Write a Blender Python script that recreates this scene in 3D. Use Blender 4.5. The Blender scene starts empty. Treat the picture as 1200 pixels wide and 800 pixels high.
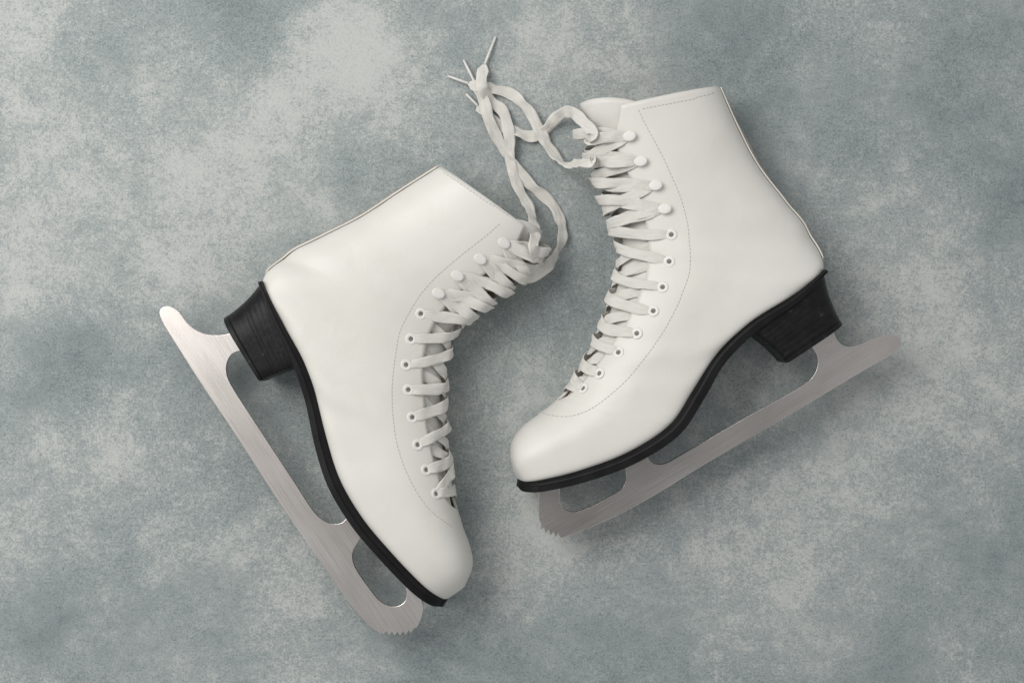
import bpy, math, random
import numpy as np
from mathutils import Vector, Matrix
random.seed(4); rng=np.random.default_rng(7)
S=0.0007      # metres per unit
HC=2286.0     # camera height in units
scene=bpy.context.scene
COL=scene.collection

def P(px,py,z):
    k=(HC-z)/HC
    return np.array([(px-600)*k,(400-py)*k,z],float)

# ------------------------------------------------------------------ materials
def new_mat(name):
    m=bpy.data.materials.new(name); m.use_nodes=True
    nt=m.node_tree; b=nt.nodes["Principled BSDF"]
    return m,nt,b
def N(nt,t,**kw):
    n=nt.nodes.new(t)
    for k,v in kw.items():
        if k in n.inputs: n.inputs[k].default_value=v
        else: setattr(n,k,v)
    return n
def math_node(nt,op,a,b=None):
    n=nt.nodes.new("ShaderNodeMath"); n.operation=op
    for i,x in enumerate((a,b)):
        if x is None: continue
        if hasattr(x,"links"): nt.links.new(x,n.inputs[i])
        else: n.inputs[i].default_value=x
    return n.outputs[0]
def ramp(nt,src,stops):
    r=nt.nodes.new("ShaderNodeValToRGB"); nt.links.new(src,r.inputs[0])
    e=r.color_ramp.elements
    while len(e)<len(stops): e.new(0.5)
    for el,(p,c) in zip(e,stops):
        el.position=p; el.color=(*c,1)
    return r.outputs[0]
def bump(nt,b,src,strength,dist,prev=None):
    n=nt.nodes.new("ShaderNodeBump"); n.inputs["Strength"].default_value=strength
    n.inputs["Distance"].default_value=dist
    nt.links.new(src,n.inputs["Height"])
    if prev is not None: nt.links.new(prev,n.inputs["Normal"])
    nt.links.new(n.outputs[0],b.inputs["Normal"]); return n.outputs[0]

def mat_leather():
    m,nt,b=new_mat("white_leather")
    tc=N(nt,"ShaderNodeTexCoord")
    n1=N(nt,"ShaderNodeTexNoise",Scale=9.0,Detail=3.0); nt.links.new(tc.outputs["Object"],n1.inputs["Vector"])
    n2=N(nt,"ShaderNodeTexNoise",Scale=45.0,Detail=5.0); nt.links.new(tc.outputs["Object"],n2.inputs["Vector"])
    mix=math_node(nt,"ADD",math_node(nt,"MULTIPLY",n1.outputs[0],0.75),math_node(nt,"MULTIPLY",n2.outputs[0],0.25))
    c=ramp(nt,mix,[(0.3,(0.672,0.65,0.60)),(0.5,(0.712,0.695,0.652)),(0.7,(0.732,0.718,0.68))])
    nt.links.new(c,b.inputs["Base Color"])
    r=nt.nodes.new("ShaderNodeMapRange"); nt.links.new(n2.outputs[0],r.inputs[0])
    r.inputs[1].default_value=0.3;r.inputs[2].default_value=0.7;r.inputs[3].default_value=0.38;r.inputs[4].default_value=0.50
    nt.links.new(r.outputs[0],b.inputs["Roughness"])
    b.inputs["Coat Weight"].default_value=0.06; b.inputs["Coat Roughness"].default_value=0.28
    p=bump(nt,b,n1.outputs[0],0.3,0.005)
    n4=N(nt,"ShaderNodeTexNoise",Scale=20.0,Detail=2.0,Distortion=1.0); nt.links.new(tc.outputs["Object"],n4.inputs["Vector"])
    p=bump(nt,b,n4.outputs[0],0.35,0.0018,p)
    n3=N(nt,"ShaderNodeTexVoronoi",Scale=900.0); nt.links.new(tc.outputs["Object"],n3.inputs["Vector"])
    bump(nt,b,n3.outputs[0],0.16,0.0004,p)
    return m
def mat_simple(name,c1,c2,rough,scale=60,metal=0,bs=0.2,bd=0.0005,bscale=None,spec=0.5):
    m,nt,b=new_mat(name)
    tc=N(nt,"ShaderNodeTexCoord")
    n1=N(nt,"ShaderNodeTexNoise",Scale=float(scale),Detail=5.0); nt.links.new(tc.outputs["Object"],n1.inputs["Vector"])
    nt.links.new(ramp(nt,n1.outputs[0],[(0.35,c1),(0.65,c2)]),b.inputs["Base Color"])
    b.inputs["Roughness"].default_value=rough; b.inputs["Metallic"].default_value=metal; b.inputs["Specular IOR Level"].default_value=spec
    n2=N(nt,"ShaderNodeTexNoise",Scale=float(bscale or scale*4),Detail=3.0); nt.links.new(tc.outputs["Object"],n2.inputs["Vector"])
    bump(nt,b,n2.outputs[0],bs,bd)
    return m
def mat_blade(name,k,rgh):
    m,nt,b=new_mat(name)
    uv=N(nt,"ShaderNodeUVMap"); uv.uv_map="UVMap"
    mp=N(nt,"ShaderNodeMapping"); mp.inputs["Scale"].default_value=(0.012,0.9,1)
    nt.links.new(uv.outputs[0],mp.inputs[0])
    n1=N(nt,"ShaderNodeTexNoise",Scale=1.0,Detail=7.0,Roughness=0.7); nt.links.new(mp.outputs[0],n1.inputs["Vector"])
    mp2=N(nt,"ShaderNodeMapping"); mp2.inputs["Scale"].default_value=(0.008,0.015,1)
    nt.links.new(uv.outputs[0],mp2.inputs[0])
    n2=N(nt,"ShaderNodeTexNoise",Scale=1.0,Detail=3.0); nt.links.new(mp2.outputs[0],n2.inputs["Vector"])
    mix=math_node(nt,"ADD",math_node(nt,"MULTIPLY",n1.outputs[0],0.25),math_node(nt,"MULTIPLY",n2.outputs[0],0.75))
    C=lambda *c: tuple(x*k for x in c)
    nt.links.new(ramp(nt,mix,[(0.32,C(0.56,0.522,0.495)),(0.5,C(0.68,0.64,0.61)),(0.68,C(0.80,0.762,0.733))]),b.inputs["Base Color"])
    b.inputs["Metallic"].default_value=0.95
    r=nt.nodes.new("ShaderNodeMapRange"); nt.links.new(n1.outputs[0],r.inputs[0])
    r.inputs[1].default_value=0.3;r.inputs[2].default_value=0.7;r.inputs[3].default_value=rgh-0.04;r.inputs[4].default_value=rgh+0.04
    nt.links.new(r.outputs[0],b.inputs["Roughness"])
    bump(nt,b,n1.outputs[0],0.10,0.00008)
    return m
def mat_lace():
    m,nt,b=new_mat("woven_cotton")
    uv=N(nt,"ShaderNodeUVMap"); uv.uv_map="UVMap"
    w=N(nt,"ShaderNodeTexWave",Scale=0.42,Distortion=0.4); w.bands_direction='DIAGONAL'
    nt.links.new(uv.outputs[0],w.inputs["Vector"])
    mp=N(nt,"ShaderNodeMapping"); mp.inputs["Scale"].default_value=(0.06,0.32,1); nt.links.new(uv.outputs[0],mp.inputs[0])
    n=N(nt,"ShaderNodeTexNoise",Scale=1.0,Detail=5.0); nt.links.new(mp.outputs[0],n.inputs["Vector"])
    mix=math_node(nt,"ADD",math_node(nt,"MULTIPLY",w.outputs["Fac"],0.2),math_node(nt,"MULTIPLY",n.outputs[0],0.8))
    nt.links.new(ramp(nt,mix,[(0.25,(0.73,0.705,0.65)),(0.5,(0.81,0.79,0.74)),(0.75,(0.85,0.835,0.79))]),b.inputs["Base Color"])
    b.inputs["Roughness"].default_value=0.85
    b.inputs["Sheen Weight"].default_value=0.12
    bump(nt,b,mix,0.9,0.0014)
    return m
def mat_heel():
    m,nt,b=new_mat("black_stacked_heel")
    tc=N(nt,"ShaderNodeTexCoord")
    n=N(nt,"ShaderNodeTexNoise",Scale=120.0,Detail=6.0,Roughness=0.7); nt.links.new(tc.outputs["Object"],n.inputs["Vector"])
    nt.links.new(ramp(nt,n.outputs[0],[(0.4,(0.003,0.003,0.0035)),(0.62,(0.009,0.009,0.01)),(0.76,(0.07,0.07,0.072))]),b.inputs["Base Color"])
    b.inputs["Roughness"].default_value=0.46; b.inputs["Specular IOR Level"].default_value=0.25
    bump(nt,b,n.outputs[0],0.45,0.001)
    return m
def mat_ground():
    m,nt,b=new_mat("mottled_plaster")
    tc=N(nt,"ShaderNodeTexCoord"); O=tc.outputs["Object"]
    at=N(nt,"ShaderNodeAttribute"); at.attribute_name="tone"
    def nz(sc,det,rg=0.6,dist=0.0):
        n=N(nt,"ShaderNodeTexNoise",Scale=sc,Detail=det,Roughness=rg,Distortion=dist); nt.links.new(O,n.inputs["Vector"]); return n.outputs[0]
    def c(src,k): return math_node(nt,"MULTIPLY",math_node(nt,"SUBTRACT",src,0.5),k)
    def add(*a):
        r=a[0]
        for x in a[1:]: r=math_node(nt,"ADD",r,x)
        return r
    n1=nz(5.0,6.0,0.6,0.3); n2=nz(15.0,10.0,0.8,0.35); n3=nz(260.0,5.0,0.8); n4=nz(640.0,3.0,0.75); n6=nz(55.0,8.0,0.8)
    tone=math_node(nt,"MULTIPLY",at.outputs["Fac"],0.20)
    base=add(c(n1,0.70),c(n2,0.72),c(n6,0.45),c(n3,0.85),c(n4,1.15),tone,0.535)
    col=ramp(nt,base,[(0.05,(0.142,0.171,0.177)),(0.33,(0.238,0.273,0.277)),(0.52,(0.322,0.359,0.358)),(0.72,(0.41,0.438,0.43)),(0.95,(0.50,0.515,0.50))])
    msk=add(c(n1,0.8),c(n2,1.9),c(n6,1.2),c(n3,1.4),c(n4,1.2),math_node(nt,"MULTIPLY",at.outputs["Fac"],0.36),0.5)
    mk=ramp(nt,msk,[(0.58,(0,0,0)),(0.74,(0.38,0.38,0.38)),(1.0,(0.68,0.68,0.68))])
    mx=nt.nodes.new("ShaderNodeMix"); mx.data_type='RGBA'
    nt.links.new(mk,mx.inputs[0]); nt.links.new(col,mx.inputs[6]); mx.inputs[7].default_value=(0.55,0.56,0.535,1)
    n7=nz(11.0,10.0,0.8,0.5)
    ms2=add(c(n7,1.8),c(n3,1.3),c(n4,0.9),math_node(nt,"MULTIPLY",at.outputs["Fac"],-0.28),0.5)
    mk2=ramp(nt,ms2,[(0.62,(0,0,0)),(0.80,(0.28,0.28,0.28)),(1.0,(0.42,0.42,0.42))])
    m2=nt.nodes.new("ShaderNodeMix"); m2.data_type='RGBA'
    nt.links.new(mk2,m2.inputs[0]); nt.links.new(mx.outputs[2],m2.inputs[6]); m2.inputs[7].default_value=(0.168,0.20,0.21,1)
    n5=nz(480.0,4.0,0.85)
    dk=ramp(nt,n5,[(0.31,(0.33,0.36,0.37)),(0.43,(1,1,1))])
    m3=nt.nodes.new("ShaderNodeMix"); m3.data_type='RGBA'; m3.blend_type='MULTIPLY'; m3.inputs[0].default_value=0.8
    nt.links.new(m2.outputs[2],m3.inputs[6]); nt.links.new(dk,m3.inputs[7])
    nt.links.new(m3.outputs[2],b.inputs["Base Color"])
    b.inputs["Roughness"].default_value=0.85; b.inputs["Specular IOR Level"].default_value=0.25
    p=bump(nt,b,n3,0.25,0.0007); bump(nt,b,n2,0.2,0.002,p)
    return m
M_LEATHER=mat_leather()
M_TONGUE=mat_simple("tongue_leather",(0.66,0.64,0.60),(0.73,0.715,0.68),0.5,40)
M_LINING=mat_simple("tan_lining",(0.30,0.22,0.15),(0.38,0.29,0.21),0.8,80)
M_PIPE=mat_simple("seam_edge",(0.26,0.215,0.17),(0.40,0.35,0.295),0.6,150)
M_SOLE=mat_simple("black_rubber",(0.003,0.003,0.0035),(0.008,0.008,0.009),0.55,70,bs=0.3,bd=0.0005,spec=0.22)
M_HEEL=mat_heel()
M_ENAMEL=mat_simple("white_enamel",(0.75,0.735,0.70),(0.81,0.795,0.765),0.5,200)
M_HOLE=mat_simple("dark_hole",(0.13,0.122,0.11),(0.24,0.23,0.21),0.8,200)
M_LACE=mat_lace()
M_AGLET=mat_simple("aglet_plastic",(0.60,0.59,0.56),(0.70,0.69,0.66),0.25,200)
M_STITCH=mat_simple("stitch_thread",(0.47,0.445,0.41),(0.54,0.52,0.48),0.8,300)
M_GROUND=mat_ground()

# ------------------------------------------------------------------ mesh utils
import bmesh
def mesh_obj(name,verts,faces,mats,parent=None,smooth=True,uvs=None,matidx=None,sharp=None):
    me=bpy.data.meshes.new(name)
    me.from_pydata([tuple(np.asarray(v)*S) for v in verts],[],[tuple(int(i) for i in f) for f in faces])
    for m in (mats if isinstance(mats,list) else [mats]): me.materials.append(m)
    if matidx is not None:
        for p,i in zip(me.polygons,matidx): p.material_index=i
    if uvs is not None:
        l=me.uv_layers.new(name="UVMap")
        for lp in me.loops: l.data[lp.index].uv=uvs[lp.vertex_index]
    me.update()
    bm=bmesh.new(); bm.from_mesh(me); bmesh.ops.recalc_face_normals(bm,faces=bm.faces); bm.to_mesh(me); bm.free()
    if smooth:
        me.polygons.foreach_set("use_smooth",[True]*len(me.polygons))
    if sharp: 
        me.set_sharp_from_angle(angle=math.radians(sharp))
    o=bpy.data.objects.new(name,me); COL.objects.link(o)
    if parent is not None: o.parent=parent
    return o
def grid_faces(nr,nc,closed,off=0):
    f=[]
    for i in range(nr-1):
        for j in range(nc if closed else nc-1):
            k=(j+1)%nc
            f.append((off+i*nc+j,off+i*nc+k,off+(i+1)*nc+k,off+(i+1)*nc+j))
    return f
def catmull(K,t):
    n=len(K)
    if t<=0: return K[0]+(K[1]-K[0])*t
    if t>=n-1: return K[-1]+(K[-1]-K[-2])*(t-(n-1))
    i=int(t); f=t-i
    p0=K[i-1] if i>0 else 2*K[0]-K[1]
    p1=K[i];p2=K[i+1]
    p3=K[i+2] if i+2<n else 2*K[-1]-K[-2]
    return 0.5*((2*p1)+(-p0+p2)*f+(2*p0-5*p1+4*p2-p3)*f*f+(-p0+3*p1-3*p2+p3)*f**3)
def resample(K,n):
    K=np.asarray(K,float)
    return [catmull(K,t) for t in np.linspace(0,len(K)-1,n)]

class Ribbon:
    def __init__(self): self.v=[];self.f=[];self.uv=[]
    def add(self,pts,nrm,width,thick=1.7,u0=0.0,crump=1.0):
        pts=np.array(pts,float);n=len(pts)
        width=np.broadcast_to(width,(n,))
        ph=random.random()*20; ph2=random.random()*20
        off=len(self.v); m=14; L=u0
        for i in range(n):
            t=pts[min(i+1,n-1)]-pts[max(i-1,0)]; t/=np.linalg.norm(t)+1e-9
            nn=nrm[i]-t*np.dot(nrm[i],t); nn/=np.linalg.norm(nn)+1e-9
            b=np.cross(t,nn)
            if i: L+=np.linalg.norm(pts[i]-pts[i-1])
            tw=crump*(0.20*math.sin(L*0.11+ph)+0.10*math.sin(L*0.27+ph2))
            b2=b*math.cos(tw)+nn*math.sin(tw); n2=nn*math.cos(tw)-b*math.sin(tw)
            cu=crump*(0.02+0.10*math.sin(L*0.09+ph2))
            for j in range(m):
                a=2*math.pi*j/m
                cx=math.copysign(abs(math.cos(a))**0.5,math.cos(a)); sy=math.copysign(abs(math.sin(a))**0.6,math.sin(a))
                wr=crump*0.3*math.sin(L*0.40+cx*2.2+ph)+crump*0.4*math.sin(cx*4+L*0.17+ph2)
                cup=-cu*width[i]*(cx*cx)*0.5
                wv=width[i]*(1+0.06*math.sin(L*0.2+ph))
                self.v.append(pts[i]+b2*cx*wv/2+n2*(sy*thick/2+cup+wr))
                self.uv.append((L,cx*width[i]/2+(30 if sy<0 else 0)))
        self.f+=grid_faces(n,m,True,off)
        self.f.append(tuple(off+j for j in range(m))); self.f.append(tuple(off+(n-1)*m+j for j in range(m)))
    def tube(self,pts,r,m=8):
        pts=np.array(pts);n=len(pts);off=len(self.v)
        r=np.broadcast_to(r,(n,))
        up=np.array([0.1,0.2,1.0])
        for i in range(n):
            t=pts[min(i+1,n-1)]-pts[max(i-1,0)]; t/=np.linalg.norm(t)+1e-9
            a1=np.cross(t,up);a1/=np.linalg.norm(a1)+1e-9;a2=np.cross(t,a1)
            for j in range(m):
                a=2*math.pi*j/m
                self.v.append(pts[i]+r[i]*(a1*math.cos(a)+a2*math.sin(a))); self.uv.append((i,j))
        self.f+=grid_faces(n,m,True,off)
        self.f.append(tuple(off+j for j in range(m))); self.f.append(tuple(off+(n-1)*m+j for j in range(m)))
    def obj(self,name,mat,parent): return mesh_obj(name,self.v,self.f,mat,parent,uvs=self.uv)

# ------------------------------------------------------------------ skate
def build_skate(D,label):
    root=bpy.data.objects.new("ice_skate",None); COL.objects.link(root)
    root.empty_display_size=0.05
    root["label"]=label; root["category"]="ice skate"; root["group"]="pair of white figure skates"
    A=np.array(D["A"],float);B=np.array(D["B"],float)
    sk=[0,1,2,3,4,5,6,7,8,9,10,11,12]
    hk=[47,45,43,42,43,46,49,50,51,53,56,57,57]
    ck=[49,48,49,51,53,55,57,58,58,58,58,58,58]
    TS=np.arange(-2,16.5,0.05)
    def h_raw(s):
        h=float(np.interp(s,sk,hk))
        if s>10.5: h*=max(0.02,1-(min(s-10.5,4.62)/4.65)**2.9)**0.5
        return h
    _h=np.array([h_raw(s) for s in TS]); kr=np.ones(13)/13
    _hs=np.convolve(np.pad(_h,6,mode='edge'),kr,'valid'); mixw=np.clip((TS-12.5)/1.0,0,1); _hs=_hs*(1-mixw)+_h*mixw
    _c=np.array([np.interp(s,sk,ck)-(max(0,s-12)/3.0)**1.5*5 for s in TS]); kr2=np.ones(21)/21
    _cs=np.convolve(np.pad(_c,10,mode='edge'),kr2,'valid')
    cache={}
    def sec(s):
        k=round(s,4)
        if k not in cache:
            cache[k]=(catmull(A,s),catmull(B,s),float(np.interp(s,TS,_hs)),float(np.interp(s,TS,_cs)),
                float(np.interp(s,[0,6,12,15],[2.15,2.05,2.2,2.5])),float(np.interp(s,[0,4.2,5.2,15],[2.3,2.6,7.0,7.0])),
                float(np.interp(s,[0,4,7,15],[0.5,0.5,0.58,0.55])))
        return cache[k]
    def Hsm(s): return sec(s)[2]
    def Cs(s): return sec(s)[3]
    def surf(s,v,off=0.0):
        a,b,h,zc,nA,nB,cp=sec(s)
        c=math.cos(v);sn=math.sin(v)
        n=nA if c>0 else nB
        x=math.copysign(abs(c)**(2/n),c); z=math.copysign(abs(sn)**(2/n),sn)
        t=cp*(1-x) if x>0 else cp-(1-cp)*x
        q=a+(b-a)*t
        p=P(q[0],q[1],zc); p[2]=zc+h*z
        if off: p=p+normal(s,v)*(off+crease(s,v))
        return p
    def crease(s,v):
        # soft worn creases in the flex zone and shaft
        fade=min(1,max(0,(11-s)/3))*min(1,max(0,s/0.4))
        if fade<=0: return 0.0
        w=math.exp(-((s-4.6)/1.3)**2)*math.sin(s*6.5+3*math.sin(v*2+D['seed']))*0.45
        w+=0.5*math.sin(s*1.9+v*2.3+D['seed'])*math.sin(v)
        w+=0.8*math.exp(-((s-8.2)/1.0)**2)*math.sin(s*5+4*v)*max(0,math.sin(v))
        return w*fade
    ncache={}
    def normal(s,v):
        k=(round(s,3),round(v,3))
        if k in ncache: return ncache[k]
        s,v=k
        e=0.03
        ds=surf(s+e,v)-surf(s-e,v)
        dv=surf(s,v+e)-surf(s,v-e)
        n=np.cross(ds,dv); n/=np.linalg.norm(n)+1e-9
        a,b=sec(s)[:2];c=(a+b)/2
        cc=P(c[0],c[1],Cs(s))
        if np.dot(n,surf(s,v)-cc)<0:n=-n
        ncache[k]=n
        return n
    ss=np.arange(0,15.01,0.05);vv=np.linspace(0.02,math.pi-0.01,170)
    T=np.array([[surf(s,v) for v in vv] for s in ss])
    k=HC/(HC-T[...,2]); PX=600+T[...,0]*k; PY=400-T[...,1]*k
    def inv(px,py):
        d=(PX-px)**2+(PY-py)**2; i,j=np.unravel_index(np.argmin(d),d.shape); return ss[i],vv[j]
    E=[inv(*e) for e in D["eyelets"]]
    es=[e[0] for e in E]
    F=[inv(*D["corner"])]
    for (px,py),(s,v) in zip(D["eyelets"],E):
        a=catmull(A,s); d=a-np.array([px,py])
        q=np.array([px,py])+d*0.42
        F.append(inv(*q))
    F.sort(key=lambda q:q[0])
    fs=[f[0] for f in F];fv=[f[1] for f in F]
    fs[0]=0.0
    thr=es[-1]+0.75
    def vF(s):
        if s>=thr: return 0.0
        if s>es[-1]:
            return fv[-1]*math.sqrt(max(0,1-((s-es[-1])/(thr-es[-1]))**2))
        return float(np.mean([np.interp(s+d,fs,fv) for d in (-.4,-.2,0,.2,.4)])) if s<es[-1]-.4 else float(np.interp(s,fs,fv))
    def vFar(s): return -0.45*vF(s)
    # upper
    rows=np.concatenate([np.arange(0,13,0.12),np.arange(13,15.001,0.06)])
    M=96;verts=[]
    for s in rows:
        v0=vF(s);v1=2*math.pi+vFar(s)
        for j in range(M):
            v=v0+(v1-v0)*j/(M-1)
            verts.append(surf(s,v,1e-6))
    faces=grid_faces(len(rows),M,False)
    last=(len(rows)-1)*M
    faces.append(tuple(last+j for j in range(M)))
    up=mesh_obj("boot_upper",verts,faces,[M_LEATHER,M_LINING],root)
    bm=bmesh.new();bm.from_mesh(up.data);bmesh.ops.remove_doubles(bm,verts=bm.verts,dist=0.0001)
    bmesh.ops.recalc_face_normals(bm,faces=bm.faces);bm.to_mesh(up.data);bm.free()
    md=up.modifiers.new("thickness",'SOLIDIFY'); md.thickness=3.2*S; md.offset=-1; md.material_offset=1; md.material_offset_rim=0
    up.data.polygons.foreach_set("use_smooth",[True]*len(up.data.polygons))
    up["label"]="smooth white leather boot upper"
    # tongue
    tr=np.linspace(0,1,60);tv=[]
    for r in tr:
        for j in range(41):
            q=j/40*2-1
            s0=D["tongue"]*(1-abs(q)**3.2)+0.25*abs(q)**3.2
            s=s0+(thr+0.4-s0)*r
            lo=vFar(max(s,0))-0.55; hi=vF(max(s,0))+0.4
            v=lo+(hi-lo)*(q+1)/2
            sc=max(s,-1.2)
            tv.append(surf(sc,v,-8+ (2.5 if s<0.5 else 0)*(0.5-s)*0.8))
    tg=mesh_obj("tongue",tv,grid_faces(60,41,False),M_TONGUE,root)
    md=tg.modifiers.new("thickness",'SOLIDIFY'); md.thickness=3.5*S; md.offset=0
    # sole
    BS=B[5:]
    def scurve(s): return catmull(BS,s-5)
    sv=[];rows2=np.concatenate([np.arange(5,13,0.15),np.arange(13,15.001,0.08),[15.12]])
    prof=[(-5,0.90),(-0.5,0.96),(0.6,1.0),(3.6,1.02),(4.2,1.012),(4.8,1.02),(12.6,1.015),(13.5,0.995)]
    for s in rows2:
        c=scurve(s);t=scurve(s+.05)-scurve(s-.05);t/=np.linalg.norm(t)
        n=np.array([-t[1],t[0]])
        mid=(catmull(A,s)+c)/2
        if np.dot(n,c-mid)<0:n=-n
        sc_=np.interp(s,[5,6,8,10,15],[0.96,0.96,0.88,1.0,1.0])
        h=Hsm(min(s,14.9))*sc_+2; zc=Cs(s)
        if s>15.05:h*=0.6
        th=D["sole_t"](s)/13.5
        pts=[(o*th,w) for o,w in prof]
        ring=[(o,w*h) for o,w in pts]+[(o,-w*h) for o,w in reversed(pts)]
        for o,z in ring:
            q=c+n*o; p=P(q[0],q[1],zc); p[2]=zc+z; sv.append(p)
    m=len(prof)*2
    f=grid_faces(len(rows2),m,True); f.append(tuple(range(m))); f.append(tuple((len(rows2)-1)*m+j for j in range(m)))
    mesh_obj("sole",sv,f,M_SOLE,root,sharp=40)
    # heel
    hv=[];tb,tf,bb,bf=[np.array(x,float) for x in D["heel"]]
    NL=9;lay=[]
    cuts=[0]+[ (k_+random.uniform(-.12,.12))/NL for k_ in range(1,NL)]+[1]
    for kx in range(NL):
        a=cuts[kx];b=cuts[kx+1];dp=random.uniform(.08,.24)
        lay+= [(a+0.003,-dp),(a+0.014,0.0),(b-0.014,0.0),(b-0.003,-dp)]
    lay[0]=(0,0)
    a=cuts[-2]
    lay[-4:]=[(a+0.003,-0.7),(a+0.02,0.2),(0.985,0.2),(1.0,-0.6)]
    m=56
    for (r,ins) in lay:
        back=tb+(bb-tb)*r+(D["hin"])*math.sin(r*math.pi)*3.0
        front=tf+(bf-tf)*r+(D["fin"])*math.sin(r*math.pi)*5
        d=(front-back);L=np.linalg.norm(d);d/=L
        w=46.5-3.5*r+ins
        for j in range(m):
            a=2*math.pi*j/m;c=math.cos(a);sn=math.sin(a)
            nn=12 if c>0 else 2.5
            x=math.copysign(abs(c)**(2/nn),c);z=math.copysign(abs(sn)**(2/(nn if c>0 else 3.2)),sn)
            t=(0.5+0.5*x)*(L+2*ins)-ins
            q=back+d*t;p=P(q[0],q[1],56);p[2]=56+w*z;hv.append(p)
    f=grid_faces(len(lay),m,True);f.append(tuple(range(m)));f.append(tuple((len(lay)-1)*m+j for j in range(m)))
    mesh_obj("heel",hv,f,M_HEEL,root,sharp=40)
    # blade
    ZB=56
    cu=bpy.data.curves.new("blade_outline",'CURVE');cu.dimensions='2D';cu.fill_mode='BOTH'
    out=[]
    for run,smooth in D["blade"]:
        if smooth and len(run)>2: out+=[tuple(q) for q in resample(np.array(run,float),(len(run)-1)*6+1)]
        else: out+=[tuple(map(float,q)) for q in run]
    sp=cu.splines.new('POLY');cl=[]
    for q in out:
        if not cl or (abs(cl[-1][0]-q[0])+abs(cl[-1][1]-q[1]))>0.4: cl.append(q)
    sp.points.add(len(cl)-1)
    for i,q in enumerate(cl):
        p=P(q[0],q[1],ZB);sp.points[i].co=(p[0]*S,p[1]*S,0,1)
    sp.use_cyclic_u=True
    cu.extrude=2.2*S;cu.bevel_depth=0.6*S;cu.bevel_resolution=2;cu.offset=-0.6*S
    tmp=bpy.data.objects.new("tmp",cu);COL.objects.link(tmp);bpy.context.view_layer.update()
    dg=bpy.context.evaluated_depsgraph_get()
    me=bpy.data.meshes.new_from_object(tmp.evaluated_get(dg));bpy.data.objects.remove(tmp);me.name="blade"
    me.materials.clear();me.materials.append(mat_blade("brushed_steel",D["steel"],D["rough"]))
    ax=np.array(D["axis"],float);ax/=np.linalg.norm(ax);ay=np.array([-ax[1],ax[0]])
    for l in list(me.uv_layers): me.uv_layers.remove(l)
    l=me.uv_layers.new(name="UVMap")
    for lp in me.loops:
        c=me.vertices[lp.vertex_index].co;q=np.array([c.x,c.y])/S
        l.data[lp.index].uv=(float(q@ax)+D["seed"]*300,float(q@ay))
    for v in me.vertices: v.co.z+=ZB*S
    me.polygons.foreach_set("use_smooth",[True]*len(me.polygons));me.set_sharp_from_angle(angle=math.radians(35))
    bl=bpy.data.objects.new("blade",me);COL.objects.link(bl);bl.parent=root
    bl["label"]="brushed steel skate blade with toe pick"
    # stitching
    st=Ribbon()
    def dash(path,step=4.6,ln=3.4,r=0.42,off=0.12):
        pp=np.array(resample(np.array(path,float),400))
        d=np.concatenate([[0],np.cumsum(np.linalg.norm(np.diff(pp,axis=0),axis=1))])
        L=d[-1];x=0
        svs=np.array([inv(*np.array([np.interp(q,d,pp[:,0]),np.interp(q,d,pp[:,1])])) for q in np.linspace(0,L,90)])
        kern=np.hanning(17);kern/=kern.sum()
        sm=[]
        for i in (0,1):
            a=svs[:,i]; a=np.concatenate([2*a[0]-a[8:0:-1],a,2*a[-1]-a[-2:-10:-1]])
            sm.append(np.convolve(a,kern,'valid'))
        sm=np.array(sm).T; sm[:,0]=np.maximum(sm[:,0],0.05)
        g=np.linspace(0,L,90)
        def at(q): return surf(np.interp(q,g,sm[:,0]),np.interp(q,g,sm[:,1]),off)
        while x+ln<L:
            st.tube([at(x+ln*g_) for g_ in (0,.33,.66,1)],[r*.5,r,r,r*.5],6); x+=step
    for path in D["stitch"]: dash(path)
    st.obj("stitching",M_STITCH,up)
    # back stay
    bs=Ribbon()
    srow=np.arange(0.02,4.75,0.1)
    bs.add([surf(s,math.pi-0.10,0.9) for s in srow],[normal(s,math.pi-0.10) for s in srow],17.0,2.2,crump=0)
    bs.obj("back_strip",M_LEATHER,up)
    sg=Ribbon()
    rr=[0.8+1.5*math.exp(-((s-1.6)/0.55)**2)*D["slit"] for s in srow]
    sg.tube([surf(s,math.pi-0.10,2.0) for s in srow],rr,8)
    sg.obj("back_seam",M_PIPE,up)
    # eyelets and hooks
    def frame(s,v,off):
        n=normal(s,v);p=surf(s,v,off)
        t=surf(s,v-0.05)-surf(s,v+0.05); t-=n*np.dot(t,n); t/=np.linalg.norm(t)
        b=np.cross(n,t)
        return Matrix(((t[0],b[0],n[0],p[0]*S),(t[1],b[1],n[1],p[1]*S),(t[2],b[2],n[2],p[2]*S),(0,0,0,1)))
    farE=[(s,vFar(s)-(v-vF(s))) for s,v in E]
    for lst in (E,farE):
        for i,(s,v) in enumerate(lst):
            hook=i<D["nh"]
            o=bpy.data.objects.new("hook" if hook else "eyelet",HOOK_ME if hook else EYE_ME)
            COL.objects.link(o);o.parent=up;o.matrix_world=frame(s,v,0.05)
    # lacing
    lace=Ribbon()
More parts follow.
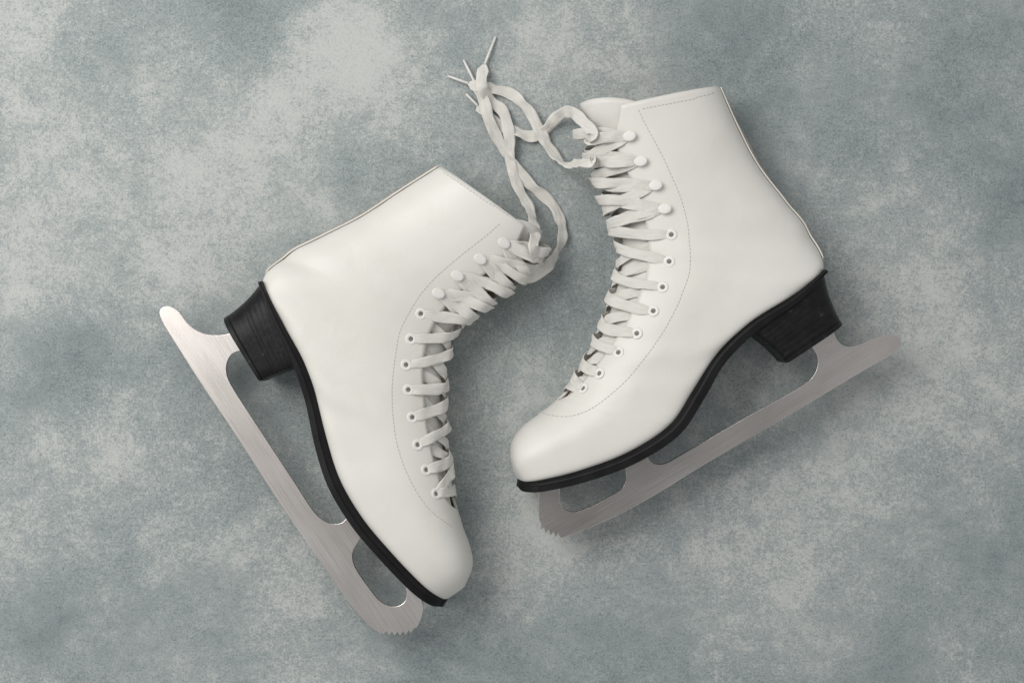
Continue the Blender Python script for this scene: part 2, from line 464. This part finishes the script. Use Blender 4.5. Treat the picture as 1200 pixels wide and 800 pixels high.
    def seg(p0,p1,over0,over1,hgt,w,bulge=0.0,jit=0.0):
        n=26;pts=[];nr=[];ws=[]
        ph=random.random()*6
        for i in range(n):
            t=i/(n-1)
            s=p0[0]+(p1[0]-p0[0])*t+jit*math.sin(t*math.pi)+0.03*math.sin(t*7+ph)*math.sin(t*math.pi);v=p0[1]+(p1[1]-p0[1])*t
            base=hgt+bulge*math.sin(math.pi*t)
            o0= 1.6 if over0 else -4.6
            o1= 1.6 if over1 else -4.6
            e0=min(1,max(0,(t-0.20)/0.22)); e1=min(1,max(0,(1-t-0.20)/0.22))
            e0=e0*e0*(3-2*e0);e1=e1*e1*(3-2*e1)
            if t<0.5: o=o0+(base-o0)*e0
            else: o=o1+(base-o1)*e1
            if over0 and t<0.06: o=-1.6+ t*50
            if over1 and t>0.94: o=-1.6+(1-t)*50
            pts.append(surf(s,v,o));nr.append(normal(s,v))
            ws.append(w*min(1,0.66+3.5*min(t,1-t)))
        lace.add(pts,nr,ws,1.35,random.random()*100,0.95)
    nE=len(E);u=random.uniform
    for i in range(nE-1):
        hk_=i<D["nh"]
        w=(13.0 if hk_ else 12.3)*u(.92,1.07)
        j=u(-.2,.2);dg_=0 if hk_ else 0.28
        seg(E[i+1],(farE[i][0]-dg_,farE[i][1]),True,hk_,1.0+(3.5 if hk_ else 0),w,1.0+(2.5 if hk_ else 0.5)+u(0,1.5),j)
        seg((farE[i+1][0]+dg_,farE[i+1][1]),E[i],True,hk_,-1.8+(3.0 if hk_ else 0),w,0.0+(1.5 if hk_ else 0)+u(0,1),-j)
        if hk_:
            seg(E[i],(farE[i][0]+u(.25,.5),farE[i][1]),True,True,6.5,12.5,3.5+u(0,2),u(0,.25))
            seg((E[i][0]+.05,E[i][1]+0.02),(farE[i][0]-u(.3,.55),farE[i][1]),True,True,8.5,12,4.5+u(0,3),-u(.1,.3))
    seg(E[-1],farE[-1],True,True,0.5,11,0.5)
    seg((E[0][0],E[0][1]),(max(E[0][0]-0.55,-0.2),farE[0][1]),True,True,7,13,4,0)
    # free ends: leave the top hooks along the leather, then run loose to the ground
    for start,path,agl in D["free"]:
        KP=[];KN=[]
        kind,idx=start
        s0,v0=(E if kind=="near" else farE)[idx]
        vs=(0.0,0.30,0.62,0.9) if kind=="near" else (0.0,0.5,0.9)
        vend=0.35 if kind=="near" else 0.05
        for q in vs:
            v=v0+(vend-v0)*q
            KP.append(surf(s0-0.2*q,v,1.0+11.5*math.sin(q*1.5)));KN.append(normal(s0-0.2*q,v))
        ns=len(KP)
        KP+=[P(p[0],p[1],max(p[2],2.4)+abs(math.sin(math.radians(p[3])))*6.0) for p in path]
        for i in range(ns,len(KP)):
            t=KP[min(i+1,len(KP)-1)]-KP[i-1];t/=np.linalg.norm(t)
            a=math.radians(path[i-ns][3]);upv=np.array([0,0,1.0]);upv-=t*np.dot(upv,t);upv/=np.linalg.norm(upv)+1e-9
            side=np.cross(t,upv);KN.append(upv*math.cos(a)+side*math.sin(a))
        n=len(KP)*12
        pts=resample(KP,n);nr=[]
        for x in np.linspace(0,len(KP)-1,n):
            i=min(int(x),len(KP)-2);f_=x-i;f_=f_*f_*(3-2*f_)
            q=KN[i]*(1-f_)+KN[i+1]*f_;nr.append(q/(np.linalg.norm(q)+1e-9))
        ws=np.full(n,13.5); ws[-6:]*=np.linspace(1,0.3,6); ws[:10]*=np.linspace(0.6,1,10)
        lace.add(pts,nr,ws,1.35,crump=1.1)
    lo=lace.obj("shoelace",M_LACE,root)
    for start,path,agl in D["free"]:
        ag=Ribbon();e=path[-1]
        p0=P(e[0],e[1],max(e[2],2.4)+0.2);p1=P(agl[0],agl[1],agl[2])
        ag.tube([p0+(p1-p0)*g for g in (0,.05,.5,.95,1)],[1.4,1.8,1.7,1.5,0.8],10)
        ag.obj("aglet",M_AGLET,lo)
    return root

# shared eyelet / hook meshes (local z = outward normal)
def torus(R,r,n=28,m=10,z=0.0,sq=1.0):
    v=[];
    for i in range(n):
        a=2*math.pi*i/n
        for j in range(m):
            b=2*math.pi*j/m
            v.append(((R+r*math.cos(b))*math.cos(a),(R+r*math.cos(b))*math.sin(a),z+r*sq*math.sin(b)))
    f=[]
    for i in range(n):
        for j in range(m):
            f.append((i*m+j,((i+1)%n)*m+j,((i+1)%n)*m+(j+1)%m,i*m+(j+1)%m))
    return v,f
v,f=torus(4.6,2.0,sq=0.35,z=0.3); mi=[0]*len(f)
o=len(v); v=v+[(3.8*math.cos(2*math.pi*i/20),3.8*math.sin(2*math.pi*i/20),0.25) for i in range(20)]; f=f+[tuple(range(o,o+20))]; mi.append(1)
tmpo=mesh_obj("eyelet",v,f,[M_ENAMEL,M_HOLE],None,matidx=mi); EYE_ME=tmpo.data; bpy.data.objects.remove(tmpo)
v=[];f=[]
def revolve(profile,cx=0,cy=0,sx=1,sy=1,n=24):
    o=len(v)
    for r,z in profile:
        for i in range(n):
            a=2*math.pi*i/n;v.append((cx+sx*r*math.cos(a),cy+sy*r*math.sin(a),z))
    for x in grid_faces(len(profile),n,True,o): f.append(x)
    f.append(tuple(o+i for i in range(n)));f.append(tuple(o+(len(profile)-1)*n+i for i in range(n)))
revolve([(5.8,0.0),(5.8,0.8),(5.0,1.3),(2.4,1.6),(1.9,2.4),(1.9,4.6),(2.8,5.0)])
revolve([(3.5,4.9),(5.9,5.1),(6.4,5.5),(6.3,6.0),(5.6,6.3),(3.4,6.5),(0.8,6.55)],cx=-1.0,sx=1.2,sy=0.88)
tmpo=mesh_obj("hook",v,f,[M_ENAMEL],None,sharp=60); HOOK_ME=tmpo.data; bpy.data.objects.remove(tmpo)

RIGHT=dict(seed=1.3,steel=0.90,rough=0.25,slit=1.0,
 A=[(680,138),(692,172),(706,212),(718,250),(724,290),(721,320),(713,350),(702,385),(688,417),(670,447),(650,470),(630,486),(613,499),(601,515),(598,532),(602,552)],
 B=[(843,103),(863,148),(887,194),(918,235),(945,270),(961,318),(925,349),(874,381),(836,418),(810,460),(783,499),(735,530),(682,550),(642,560),(620,563),(608,561)],
 eyelets=[(738,160),(751,189),(768,217),(778,245),(786,275),(784,306),(776,336),(765,364),(747,390),(724,413),(703,437),(683,455)],
 nh=4,corner=(733,126),tongue=-0.42,
 sole_t=lambda s:float(np.interp(s,[5,6,7,9,12,14.5,15],[3,7,10.5,11.5,10.5,10,7.5])),
 heel=[(963,319),(877,390),(985,380),(917,425)],hin=np.array([-1.0,0.3]),fin=np.array([0.2,-0.4]),
 axis=(0.86,0.5),
 blade=[([(968,370),(976,388),(982,400),(992,406),(1006,404),(1022,397),(1040,392),(1051,394),(1056,402),(1052,410),(1040,418)],True),
        ([(1040,418),(1000,441),(940,477),(880,512),(820,547),(770,578),(730,600),(700,614),(675,624),(657,630)],True),
        ([(657,630),(654,624.5),(651,629),(648.5,623),(645,627),(643,620.5),(639,624.5),(637.5,617.5),(634,620),(634,612.5),(631.5,608)],False),
        ([(631,602),(631,590),(632,575),(640,560)],True),
        ([(640,555),(655,560),(656,575)],False),
        ([(656,575),(656,586),(661,595),(671,599),(684,596),(700,589),(716,580),(728,572),(733,561),(732,545),(733,535)],True),
        ([(733,530),(752,520)],False),
        ([(756,530),(760,538),(768,543),(780,542),(800,531),(840,508),(880,485),(920,463),(940,451),(951,442),(957,430),(957,418),(952,408),(944,398),(938,385)],True)],
 stitch=[[(748,128),(757,148),(780,190),(799,236),(808,283),(804,325),(790,366),(765,408),(735,445),(706,470),(676,487),(652,490),(634,484)],
         [(752,127),(790,121.5),(839,108.5)]],
 free=[(("near",1),[(690,190,84,20),(672,192,44,30),(657,189,10,50),(643,172,5,30),(632,152,9,-10),(618,128,6,-30),(600,111,3,0),(578,104,4,25),(562,102,10,20),(549,98,8,0)],(524,89,2.5)),
       (("near",0),[(694,156,88,5),(682,141,70,-5),(668,131,38,-15),(653,137,12,-30),(640,152,7,-25),(622,160,5,10),(602,153,7,25),(584,146,5,0),(568,132,6,35),(560,124,6,0)],(546,110,2.5))])
LEFT=dict(seed=2.9,steel=1.02,rough=0.29,slit=0.3,
 A=[(636,282),(618,312),(592,334),(564,355),(541,380),(529,408),(524,440),(522,470),(523,500),(526,530),(530,560),(535,590),(543,618),(551,640),(554,662),(545,686)],
 B=[(515,195),(472,222),(425,253),(382,275),(340,297),(311,331),(333,378),(358,425),(373,468),(385,518),(400,562),(426,605),(458,643),(488,675),(506,691),(522,701)],
 eyelets=[(590,285),(563,303),(536,323),(513,344),(493,368),(481,397),(476,427),(479,457),(483,489),(490,521),(499,550),(511,579)],
 nh=4,corner=(616,262),tongue=-0.25,
 sole_t=lambda s:float(np.interp(s,[5,6,7,9,12,14.5,15],[3,6,9.5,11,10.5,10,7.5])),
 heel=[(309,330),(351,430),(264,373),(309,446)],hin=np.array([0.6,0.8]),fin=np.array([-0.2,-0.1]),
 axis=(0.56,-0.83),
 blade=[([(285,380),(276,388),(262,392),(245,392),(231,387),(220,378),(210,365),(200,359),(191,360),(187,367),(192,380)],True),
        ([(192,380),(230,440),(280,515),(330,592),(380,664),(410,706),(430,729),(441,738),(450,742)],True),
        ([(450,742),(453.5,738.5),(456,743.5),(459.5,739),(462.5,744),(466,739),(469,744),(472.5,738.5),(475.5,743),(479,737.5),(482,741),(485,735.5),(489,734)],False),
        ([(489,734),(494,722),(496,710),(494,700)],True),
        ([(490,690),(478,680),(476,690)],False),
        ([(477,693),(475,703),(467,709),(456,709),(444,702),(432,687),(420,670),(414,657),(414,645),(420,634),(426,625)],True),
        ([(425,620),(412,600),(408,604)],False),
        ([(407,606),(400,612),(389,613),(378,608),(366,596),(345,564),(320,526),(295,488),(275,457),(267,441),(266,427),(272,415),(284,410),(300,405)],True)],
 stitch=[[(586,262),(560,283),(522,314),(491,348),(470,388),(462,425),(459,470),(463,510),(473,545),(490,580),(510,605),(532,618)],
         [(519,203),(555,226),(598,254)]],
 free=[(("far",0),[(612,326,60,20),(626,323,48,20),(642,312,34,30),(655,292,14,50),(659,268,5,40),(648,240,3,10),(622,217,4,-20),(603,194,4,-40),(585,166,5,-20),(573,140,12,10),(566,115,13,0),(556,96,8,0)],(543,70,2.5)),
       (("near",0),[(625,288,84,20),(627,268,58,30),(620,244,18,40),(606,215,9,20),(598,188,5,-25),(597,160,13,-10),(590,132,6,25),(575,118,5,20),(566,104,18,0),(564,92,13,10),(568,76,6,0)],(581,43,2.5))])
build_skate(RIGHT,"white leather figure skate with four lace hooks, sole facing outward")
build_skate(LEFT,"white leather figure skate lying with its toe pointing downward")

# ------------------------------------------------------------------ ground
blobs=[(390,60,60,1),(330,125,60,.9),(460,110,55,.6),(250,215,60,.9),(215,310,50,.7),(60,160,80,.7),(20,40,60,.5),(640,70,70,.5),(1100,430,130,.4),(1080,260,80,.3),
(100,600,110,.4),(350,690,90,.3),(640,640,80,.7),(880,690,80,.6),(930,600,80,.5),(170,520,70,.4),(40,300,60,.5),(700,20,60,.3),(990,60,70,.3),(600,520,50,.3),(430,20,60,.5),
(60,430,50,-.7),(900,150,90,-.6),(1180,230,70,-.7),(750,760,90,-.6),(620,765,70,-.5),(290,30,50,-.6),(550,25,50,-.4),(1150,650,90,-.5),(1010,775,90,-.5),(50,730,90,-.5),(230,445,60,-.4),(130,70,60,-.4),(860,30,60,-.4),(400,200,50,-.2),(1130,80,90,-.5),(110,390,40,-.3),(520,760,60,-.3),(1000,520,60,-.2)]
def axis(a,b,n,ext): 
    c=np.linspace(a,b,n); return np.concatenate([[-ext,-ext/2],c,[ext/2,ext]])
xs=axis(-700,700,150,3000);ys=axis(-500,500,110,3000)
gv=[(x,y,0) for y in ys for x in xs];gf=grid_faces(len(ys),len(xs),False)
g=mesh_obj("ground",gv,gf,M_GROUND,None,smooth=False)
if g.data.polygons[0].normal.z<0: g.data.flip_normals()
at=g.data.attributes.new("tone",'FLOAT','POINT')
X=np.array(gv);px=X[:,0]+600;py=400-X[:,1];t=np.zeros(len(X))
for bx,by,r,a in blobs: t+=a*np.exp(-((px-bx)**2+(py-by)**2)/(r*r))
at.data.foreach_set("value",t.astype(np.float32))
g["kind"]="structure"

# ------------------------------------------------------------------ light, camera
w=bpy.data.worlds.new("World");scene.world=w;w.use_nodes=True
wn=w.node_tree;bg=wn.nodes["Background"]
# soft white studio with a made-up dark patch overhead, added to darken the blade reflections
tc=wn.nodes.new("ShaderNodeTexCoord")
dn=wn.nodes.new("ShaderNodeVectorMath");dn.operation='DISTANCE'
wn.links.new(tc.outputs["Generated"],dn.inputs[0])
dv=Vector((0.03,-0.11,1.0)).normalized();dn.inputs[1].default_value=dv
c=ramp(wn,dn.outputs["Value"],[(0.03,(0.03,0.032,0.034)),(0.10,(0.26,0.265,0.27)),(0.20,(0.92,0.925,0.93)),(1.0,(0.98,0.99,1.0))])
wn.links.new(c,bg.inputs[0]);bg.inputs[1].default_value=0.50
def area(loc,size,power,col):
    l=bpy.data.lights.new("softbox",'AREA');l.energy=power;l.size=size;l.color=col
    o=bpy.data.objects.new("softbox",l);COL.objects.link(o);o.location=loc
    o.rotation_euler=(Vector((0,0,0))-Vector(loc)).to_track_quat('-Z','Y').to_euler();return o
area((-0.86,0.64,1.36),1.1,21,(1.0,0.975,0.94))
cam=bpy.data.cameras.new("camera");co=bpy.data.objects.new("camera",cam);COL.objects.link(co)
co.location=(0,0,HC*S);cam.sensor_width=36;cam.lens=36*HC/1200;cam.clip_end=50
scene.camera=co
scene.view_settings.view_transform='Standard';scene.view_settings.look='None';scene.view_settings.exposure=0
